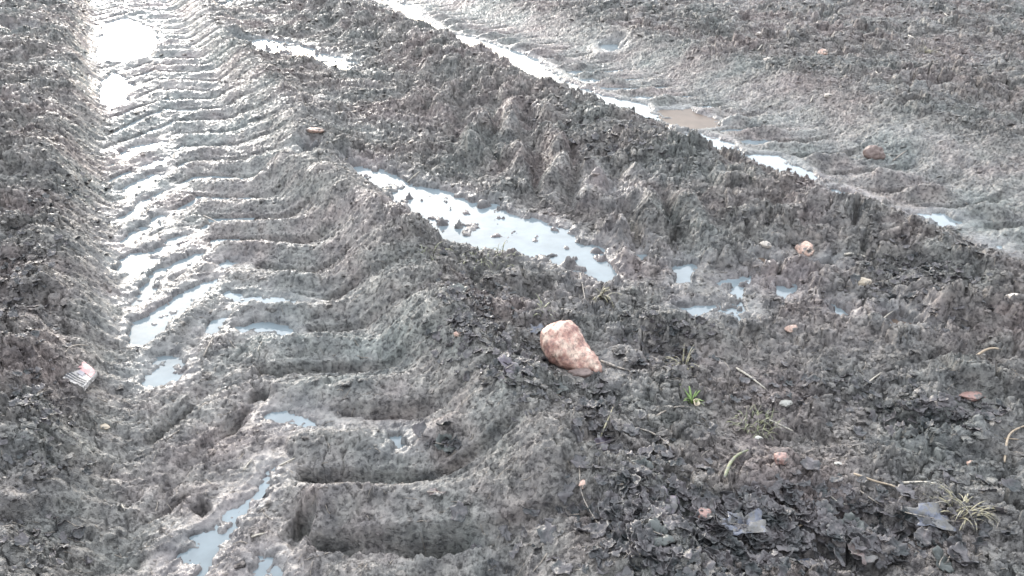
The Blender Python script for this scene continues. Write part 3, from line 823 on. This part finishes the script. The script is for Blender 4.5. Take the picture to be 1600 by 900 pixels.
for a in [
 (905,578,48,.5,.30,'brown','earth_flake','flat brown flake of earth just below the beet','clod',5),
 (1257,389,34,.7,.7,'pink','root_piece','bright pink and cream root piece right of the middle puddles','root piece',-35,GS),
 (1196,385,16,.8,.8,'cream','root_piece','small cream lump left of the bright pink root piece','root piece',0,GS),
 (493,203,26,.6,.35,'pink','flat_stone','pale pink flat stone above the crest between left rut and middle track','stone',5,GS),
 (1518,616,36,.7,.4,'red','stone','reddish pink stone near the right edge','stone',-10,GS),
 (1520,720,16,.7,.7,'pink','stone','small cream pink pebble below the reddish stone','pebble',-40,GS),
 (1228,628,20,.6,.6,'white','stone','white chip right of the fine grass tuft','chip',0,GS),
 (721,522,24,.5,.5,'pink','root_piece','pinkish root piece in the dark hollow left of the beet','root piece',0,GS),
 (911,758,14,.9,.9,'pink','pebble','small pink pebble beside the thin upright root','pebble',0,GS),
 (1218,724,26,.9,.8,'red','root_piece','muddy reddish lump below the fine grass tuft','root piece',0,GS),
 (1346,446,26,.6,.5,'tan','flat_stone','tan flat stone above the brown puddle','stone',0,GS),
 (1365,240,32,.8,.8,'brown','brown_clod','dark reddish brown clod lying in the right rut','clod',0),
 (1283,88,16,.8,.8,'pink','pebble','pale pink pebble far back in the field at upper right','pebble',0,GS),
 (1186,55,14,.7,.7,'cream','pebble','cream pebble far back near the top, left of the pink one','pebble',0,GS),
 (1200,94,14,.7,.7,'cream','pebble','cream pebble below and left of the far pink pebble','pebble',0,GS),
 (1294,146,14,.5,.5,'cream','pebble','flat pale chip in the field beyond the right rut','chip',0,GS),
 (1550,662,12,.8,.8,'cream','pebble','small cream pebble below the reddish stone','pebble',0,GS),
 (1585,624,10,.8,.8,'white','pebble','tiny white pebble at the right edge','pebble',0,GS),
 (8,749,12,.9,.6,'cream','pebble','small pale round pebble at the left edge','pebble',0,GS),
 (163,665,20,.6,.3,'tan','flat_stone','pale flat chip below the striped scrap','chip',-10,GS),
 (1185,683,12,.6,.6,'white','pebble','white speck of stone under the fine grass tuft','pebble',0,GS),
 (1310,724,12,.6,.6,'white','pebble','white pebble among the litter left of the long pale straw','pebble',0,GS),
 (1100,805,34,.8,.5,'red','root_piece','muddy pinkish root piece left of the big blue leaf','root piece',0,GS),
 (315,170,18,.6,.5,'tan','pebble','tan lump on the left edge of the far left crest','pebble',0,GS),
 (1418,66,13,.6,.6,'cream','pebble','pale chip beside the small dark tuft at upper right','chip',0,GS),
 (1236,512,22,.7,.5,'pink','root_piece','small tan pink piece between the middle puddles and the brown puddle','root piece',0,GS),
 (1587,470,36,.6,.5,'cream','stone','pale cracked lump at the right edge on the dark ridge','stone',0,GS),
]: stone(*a)

# ------------------------------------------------------------------ straws, roots and twigs
def strand(P, wpx, mat_, name, label, cat, group, lift=.5):
    # resample the traced line, drape it on the mud
    L = [0]
    for a, b in zip(P, P[1:]): L.append(L[-1]+math.hypot(b[0]-a[0], b[1]-a[1]))
    n = max(5, int(L[-1]/6)); T = np.linspace(0, L[-1], n)
    xs = np.interp(T, L, [p[0] for p in P]); ys = np.interp(T, L, [p[1] for p in P])
    if len(P) > 2:
        for _ in range(3): xs[1:-1] = (xs[:-2]+xs[1:-1]*2+xs[2:])/4; ys[1:-1] = (ys[:-2]+ys[1:-1]*2+ys[2:])/4
    X, Y, Z = on_ground(xs, ys)
    for A in (X, Y):
        for _ in range(8): A[1:-1] = (A[:-2]+A[1:-1]+A[2:])/3
    k = (CAM_H-float(Z.mean()))/(SP+(float(ys.mean())-450)/FPX*CP); r_ = wpx*k/FPX/2
    # a stiff stalk spans hollows: take the upper hull of the heights, softly
    Zs = Z.copy()
    for _ in range(6): Zs[1:-1] = np.maximum(Zs[1:-1], (Zs[:-2]+Zs[2:])/2)
    Zs = np.minimum(Zs, Z+.02)
    for _ in range(14): Zs[1:-1] = (Zs[:-2]+Zs[1:-1]+Zs[2:])/3
    Zs = Zs + np.clip(np.max(Z-Zs)*.5, 0, .006)
    pts = [Vector((X[i], Y[i], Zs[i]+r_*(.8+lift))) for i in range(n)]
    v_, f_ = tube(pts, r_, r_*.6, 7); c = pts[n//2]
    return tag(pymesh(name, v_, f_, M[mat_], None, True, c), label, cat, group)
GT = 'straws, roots and twigs lying on the mud'
for a in [
 ([(1150,578),(1172,592),(1197,610)],4,'straw','straw','straight pale straw above the fine grass tuft','straw'),
 ([(963,765),(993,767),(1026,783),(1063,813),(1085,835)],3.2,'root','root','long curved pale root arching through the dark leaves at lower centre','root'),
 ([(905,733),(906,773),(911,800),(938,830)],2.6,'root','root','thin dark-pale root hanging down past the small pink pebble','root'),
 ([(891,805),(904,806),(916,808)],2.2,'root','root','short root crossing the hanging root near the bottom','root'),
 ([(1000,672),(1016,673),(1034,686),(1050,703)],3,'root','root','bent pinkish root left of the olive leaf blade','root'),
 ([(1294,768),(1303,787),(1319,793),(1333,792),(1338,785)],2.6,'straw','stalk','hooked pale stalk like a tick in the lower right litter','stalk'),
 ([(1186,783),(1191,807),(1214,833)],2.8,'straw','stalk','pale stalk running down to the big blue leaf','stalk'),
 ([(1204,838),(1226,835),(1253,827),(1264,817)],3.4,'twig','twig','knobbly tan twig below the right end of the big blue leaf','twig'),
 ([(1333,743),(1359,755),(1399,767),(1413,773)],4,'twig','twig','long brownish twig slanting under the short thick straw at lower right','twig'),
 ([(1403,758),(1430,759),(1459,760)],4.5,'straw','straw','thick cream level straw left of the dry grass tuft','straw'),
 ([(1343,767),(1360,786),(1378,807)],3,'root','straw','slanting grey straw below the long brownish twig','straw'),
 ([(1086,793),(1098,817),(1116,847)],2.4,'root','root','thin reddish root crossing the muddy piece left of the blue leaf','root'),
 ([(1153,786),(1166,786),(1179,787)],2.6,'straw','straw','short level straw above the big blue leaf','straw'),
 ([(1479,880),(1492,862),(1497,848),(1479,827)],2.2,'root','root','thin root looping below the dry grass tuft','root'),
 ([(1339,397),(1350,406),(1361,412)],3.2,'straw','straw','bright short straw right of the bright pink root piece','straw'),
 ([(1318,400),(1326,402),(1333,405)],5,'straw','straw','stubby cream straw end between root piece and bright straw','straw'),
 ([(1364,352),(1376,349),(1386,343)],5,'twig','twig','tan splinter on the ridge above the brown puddle','splinter'),
 ([(1516,563),(1536,552),(1563,552)],4.5,'twig','twig','bent tan twig near the right edge above the reddish stone','twig'),
 ([(1353,597),(1368,587),(1381,578)],3,'straw','straw','pale straw pointing up right, left of the bent tan twig','straw'),
 ([(1374,503),(1384,500),(1393,497)],2.4,'straw','straw','tiny yellow straw across the brown puddle','straw'),
 ([(906,430),(911,455),(916,482)],2.6,'root','stalk','dark upright stalk behind the beet','stalk'),
 ([(1569,27),(1579,20),(1589,12)],2.4,'straw','straw','pale straw at the top right corner','straw'),
 ([(1579,53),(1590,50),(1602,47)],2.6,'straw','straw','pale straw below the one at the top right corner','straw'),
 ([(1419,57),(1423,63),(1427,70)],3.4,'straw','straw','short stout straw above the small dark tuft at upper right','straw'),
 ([(1183,84),(1188,79),(1194,74)],2.2,'straw','straw','thin straw in the far field left of the pale pink pebble','straw'),
 ([(1473,32),(1482,36),(1491,34)],2.4,'straw','straw','curved pale straw near the top, left of the corner straws','straw'),
 ([(1376,134),(1372,124),(1366,121)],2.6,'straw','straw','hooked pale straw in the field beyond the right rut','straw'),
 ([(1266,163),(1267,157),(1270,151)],2.2,'straw','straw','thin upright straw just beyond the right rut','straw'),
 ([(1394,252),(1405,245),(1416,237)],2.2,'root','root','thin dark root on the smooth face right of the brown clod','root'),
 ([(636,283),(646,277),(656,270)],2.6,'straw','straw','straw on the far shore of the large middle puddle','straw'),
 ([(433,723),(448,720),(462,716)],3.4,'straw','straw','cream straw at the head of the long slanting pool','straw'),
 ([(393,841),(403,838),(414,833)],4,'straw','straw','stubby pinkish straw right of the long slanting pool','straw'),
 ([(190,788),(193,798),(198,807)],3,'straw','straw','short pale straw on the lower left mud','straw'),
 ([(380,734),(385,726),(393,717)],2.6,'straw','straw','fine straw left of the head of the long slanting pool','straw'),
 ([(260,681),(270,676),(281,673)],2.4,'root','straw','thin straw between two slanting tread marks at left','straw'),
 ([(318,557),(324,542),(333,527)],2.4,'root','root','thin root right of the small slanting pool','root'),
 ([(403,551),(405,544),(409,537)],2.6,'straw','straw','tiny white straw below the curved tread pool','straw'),
 ([(17,326),(26,331),(37,329)],2.6,'root','root','thin root on the left bank at the left edge','root'),
 ([(95,560),(103,548),(122,538),(140,542)],2.4,'root','root','root arching over the lump above the striped scrap','root'),
 ([(318,338),(330,345),(345,352),(352,360)],2.2,'root','root','thin root between the tread marks in the left rut','root'),
 ([(668,418),(690,424),(712,436)],2.4,'root','root','thin root crossing the crest left of the dark hollow','root'),
 ([(1025,655),(1040,645),(1062,638),(1075,640)],2.8,'root','root','grey arched root left of the bright green tuft','root'),
 ([(1200,660),(1215,668),(1240,676)],3.4,'straw','straw','cream split straw right of the fine grass tuft','straw'),
]: strand(*a, GT)
# forked twig at the right edge: a stem with a side branch
tw = bpy.data.objects.new('forked_twig', None); col.objects.link(tw)
q = strand([(1568,726),(1567,705),(1569,682),(1585,676),(1604,668)], 4, 'twig', 'stem', None, None, None)
tw.location = q.location.copy(); q.location = (0, 0, 0); q.parent = tw
q = strand([(1569,686),(1580,690),(1592,688)], 2.6, 'twig', 'side_branch', None, None, None)
q.location = q.location-tw.location; q.parent = tw
tag(tw, 'forked brown twig bent at a right angle at the right edge', 'twig')

# ------------------------------------------------------------------ single leaves
def leaf(px, py, wpx, hpx, kind, mat_, seed, label, rot=0, stalk=None, tilt=(0, 0), curl=.3, crump=.35):
    X, Y, Z = on_ground([px], [py]); x, y, z = float(X[0]), float(Y[0]), float(Z[0])
    k = (CAM_H-z)/(SP+(py-450)/FPX*CP); sx = wpx*k/FPX/2; sy = hpx*k/FPX/2/.72
    e = bpy.data.objects.new('leaf', None); col.objects.link(e); e.location = (x, y, z+.006)
    vs, fs = leaf_mesh(kind, sx, sy, seed, curl, crump, .0011)
    b = pymesh('blade', vs, fs, M[mat_], e); b.rotation_euler = (R(tilt[0]), R(tilt[1]), R(rot)); b.location = (0, 0, .003)
    # midrib
    d = [Vector((sx*(t_*1.7-.85), sy*.02*math.sin(t_*5), .0015+min(sx, sy)*(curl*.5*(t_*1.7-.85)**2))) for t_ in np.linspace(0, 1, 7)]
    v_, f_ = tube(d, .0016, .0006, 6); pymesh('midrib', v_, f_, M['root'], b)
    if stalk:
        sX, sY, sZ = on_ground([p[0] for p in stalk], [p[1] for p in stalk])
        pts = [Vector((sX[i]-x, sY[i]-y, max(sZ[i]-z, -.01)+.010)) for i in range(len(stalk))]
        v_, f_ = tube(pts, .0028, .0020, 7); pymesh('stalk', v_, f_, M['dry'], e)
    return tag(e, label, 'leaf', 'single leaves lying on the mud')
for a in [
 (938,698,52,34,'ragged','leafp',.4,'dark purple leaf with a pale upright stalk at lower centre',20,[(938,690),(946,670),(957,648)],(8,0)),
 (1158,826,88,52,'ragged','leafb',1.3,'big blue-grey leaf lying wet side up at the lower right',-12,None,(10,-6),.5,.3),
 (797,592,38,40,'lobed','leafp',2.6,'purple leaf standing up left of the beet',60,None,(28,10)),
 (1032,785,66,40,'lobed','leafp',.9,'crumpled brownish purple leaf beside the long curved root',0,None,(5,8)),
 (1028,850,56,40,'ragged','leafd',3.1,'dark curled leaf with pointed lobes near the bottom',-25,None,(18,0),.5,.4),
 (696,699,40,26,'lobed','leafd',1.9,'dark folded leaf on the end of the middle tread ridge',10,None,(20,15),.6,.4),
 (681,774,32,18,'ragged','leafr',2.3,'small brownish pink leaf beside the lowest tread trench',0),
 (1088,632,20,24,'long','leaft',.5,'small pale tan leaf below the bright green tuft',70,None,(25,0),.2,.1),
 (1455,815,96,38,'ragged','leafb',4.2,'long bluish muddy leaf left of the dry grass tuft',-14,None,(12,0),.4,.35),
 (1330,826,44,32,'lobed','leafd',5.1,'grey lobed leaf in the lower right litter under the hooked stalk',30,None,(20,-12)),
 (1245,880,60,34,'ragged','leafb',2.0,'pale blue-grey leaf at the bottom edge below the tan twig',0,None,(4,0)),
 (1345,865,50,34,'ragged','leafr',3.7,'brownish grey ragged leaf near the bottom, right of the pale blue-grey one',15,None,(15,8)),
 (1468,880,40,36,'lobed','leafd',6.1,'dark upright leaf by the looping thin root',50,None,(32,0)),
 (838,520,34,22,'ragged','leafb',1.5,'blue-grey wet leaf touching the left side of the beet',20,None,(10,0)),
 (1000,735,44,26,'ragged','leafd',.2,'dark leaf between the purple stalked leaf and the long curved root',-20,None,(15,6)),
 (870,612,40,22,'ragged','leafd',.8,'dark leaf in the mud below the beet',12,None,(12,6)),
 (715,463,36,22,'lobed','leafd',4.0,'black leaf in the hollow beyond the crest',0,None,(10,0)),
]: leaf(*a)

# ------------------------------------------------------------------ grass
def grass(px, py, wpx, nb, hpx, mat_, label, seed, name='grass_tuft', droop=1.2, width=.0022, spread=.6, lean=(0, 0), mats=None):
    r = random.Random(seed)
    X, Y, Z = on_ground([px], [py]); x, y, z = float(X[0]), float(Y[0]), float(Z[0])
    a_ = np.linspace(0, 6.28, 9)[:8]; z = max(z, float(np.percentile(height(x+.018*np.cos(a_), y+.018*np.sin(a_)-.005)[0], 70)))
    k = (CAM_H-z)/(SP+(py-450)/FPX*CP)/FPX; rad = wpx*k/2; hh = hpx*k*1.15
    vs = []; fs = []
    for b_ in range(nb):
        a = r.uniform(0, 6.28); q = rad*(spread if nb > 30 else spread*.45)*math.sqrt(r.random())
        bx, by = math.cos(a)*q, math.sin(a)*q; a = r.gauss(a, 1.1)
        d = Vector((math.cos(a)+r.gauss(0, .6)+lean[0], math.sin(a)+r.gauss(0, .6)+lean[1], 0)); d.normalize()
        L = hh*r.uniform(.5, 1.2); tilt = r.uniform(.35, 1.2); p = Vector((bx, by, -.006)); el = math.pi/2-tilt*.6
        wd = width*r.uniform(.6, 1.3); n = 8; sd = Vector((-d.y, d.x, 0)); tw_ = r.uniform(-.6, .6)
        o0 = len(vs)
        for i in range(n):
            f = i/(n-1); ww = wd*(1-f**1.6)*(.75+.5*min(f*3, 1))+.0002
            dr = d*math.cos(el)+Vector((0, 0, math.sin(el))); nn = sd.cross(dr).normalized()
            s_ = (sd*math.cos(tw_*f)+nn*math.sin(tw_*f))
            vs += [p-s_*ww, p+nn*ww*.35, p+s_*ww, p-nn*ww*.25]
            p = p+dr*L/(n-1); el -= droop*tilt*1.6/(n-1)*(1+f)
            if p.z < -.004: p.z = -.004; el = max(el, .02)
        for i in range(n-1):
            for j in range(4): a_ = o0+i*4+j; b2_ = o0+i*4+(j+1) % 4; fs.append((a_, b2_, b2_+4, a_+4))
        fs.append((o0+3, o0+2, o0+1, o0)); e_ = o0+(n-1)*4; fs.append((e_, e_+1, e_+2, e_+3))
    o = pymesh(name, vs, fs, M[mat_]); o.location = (x, y, z)
    return tag(o, label, 'grass', 'grass tufts growing out of the mud')
grass(1080,628,26,12,34,'green','small bright green tuft of broad blades right of the beet',1,width=.0032,droop=.7)
grass(1180,664,66,95,26,'olive','fine dense green tuft right of the bright green tuft',2,width=.0011,droop=1.3,spread=.9)
grass(1505,800,80,45,48,'dry','dry yellowish grass tuft at lower right',3,width=.0017,droop=1.5,spread=.5)
grass(938,468,52,16,46,'dry','drooping olive grass blades behind the beet',4,width=.0028,droop=1.9,spread=.7,lean=(0,-.6))
grass(850,492,46,9,34,'olive','few loose green blades at the upper left of the beet',5,width=.0024,droop=1.4,spread=.8)
grass(1068,575,44,22,36,'dry','yellow-green clump left of the straight pale straw',6,width=.0022,droop=1.7,spread=.7)
grass(768,405,84,34,30,'olive','flattened muddy grass along the near shore of the large middle puddle',7,width=.0016,droop=2.0,spread=1.0,lean=(.8,0))
grass(1447,92,46,26,26,'dry','small dark tuft far back at the upper right',8,width=.0022,droop=1.6)
grass(675,405,60,22,30,'olive','muddy strands at the left end of the large middle puddle',9,width=.0014,droop=2.0,spread=1.0)
# olive blade bent like a hook
strand([(1131,755),(1134,735),(1149,719),(1168,709)], 6, 'olive', 'bent_grass', 'single bent olive leaf blade between the dark leaves and the fine grass tuft', 'grass blade', None)
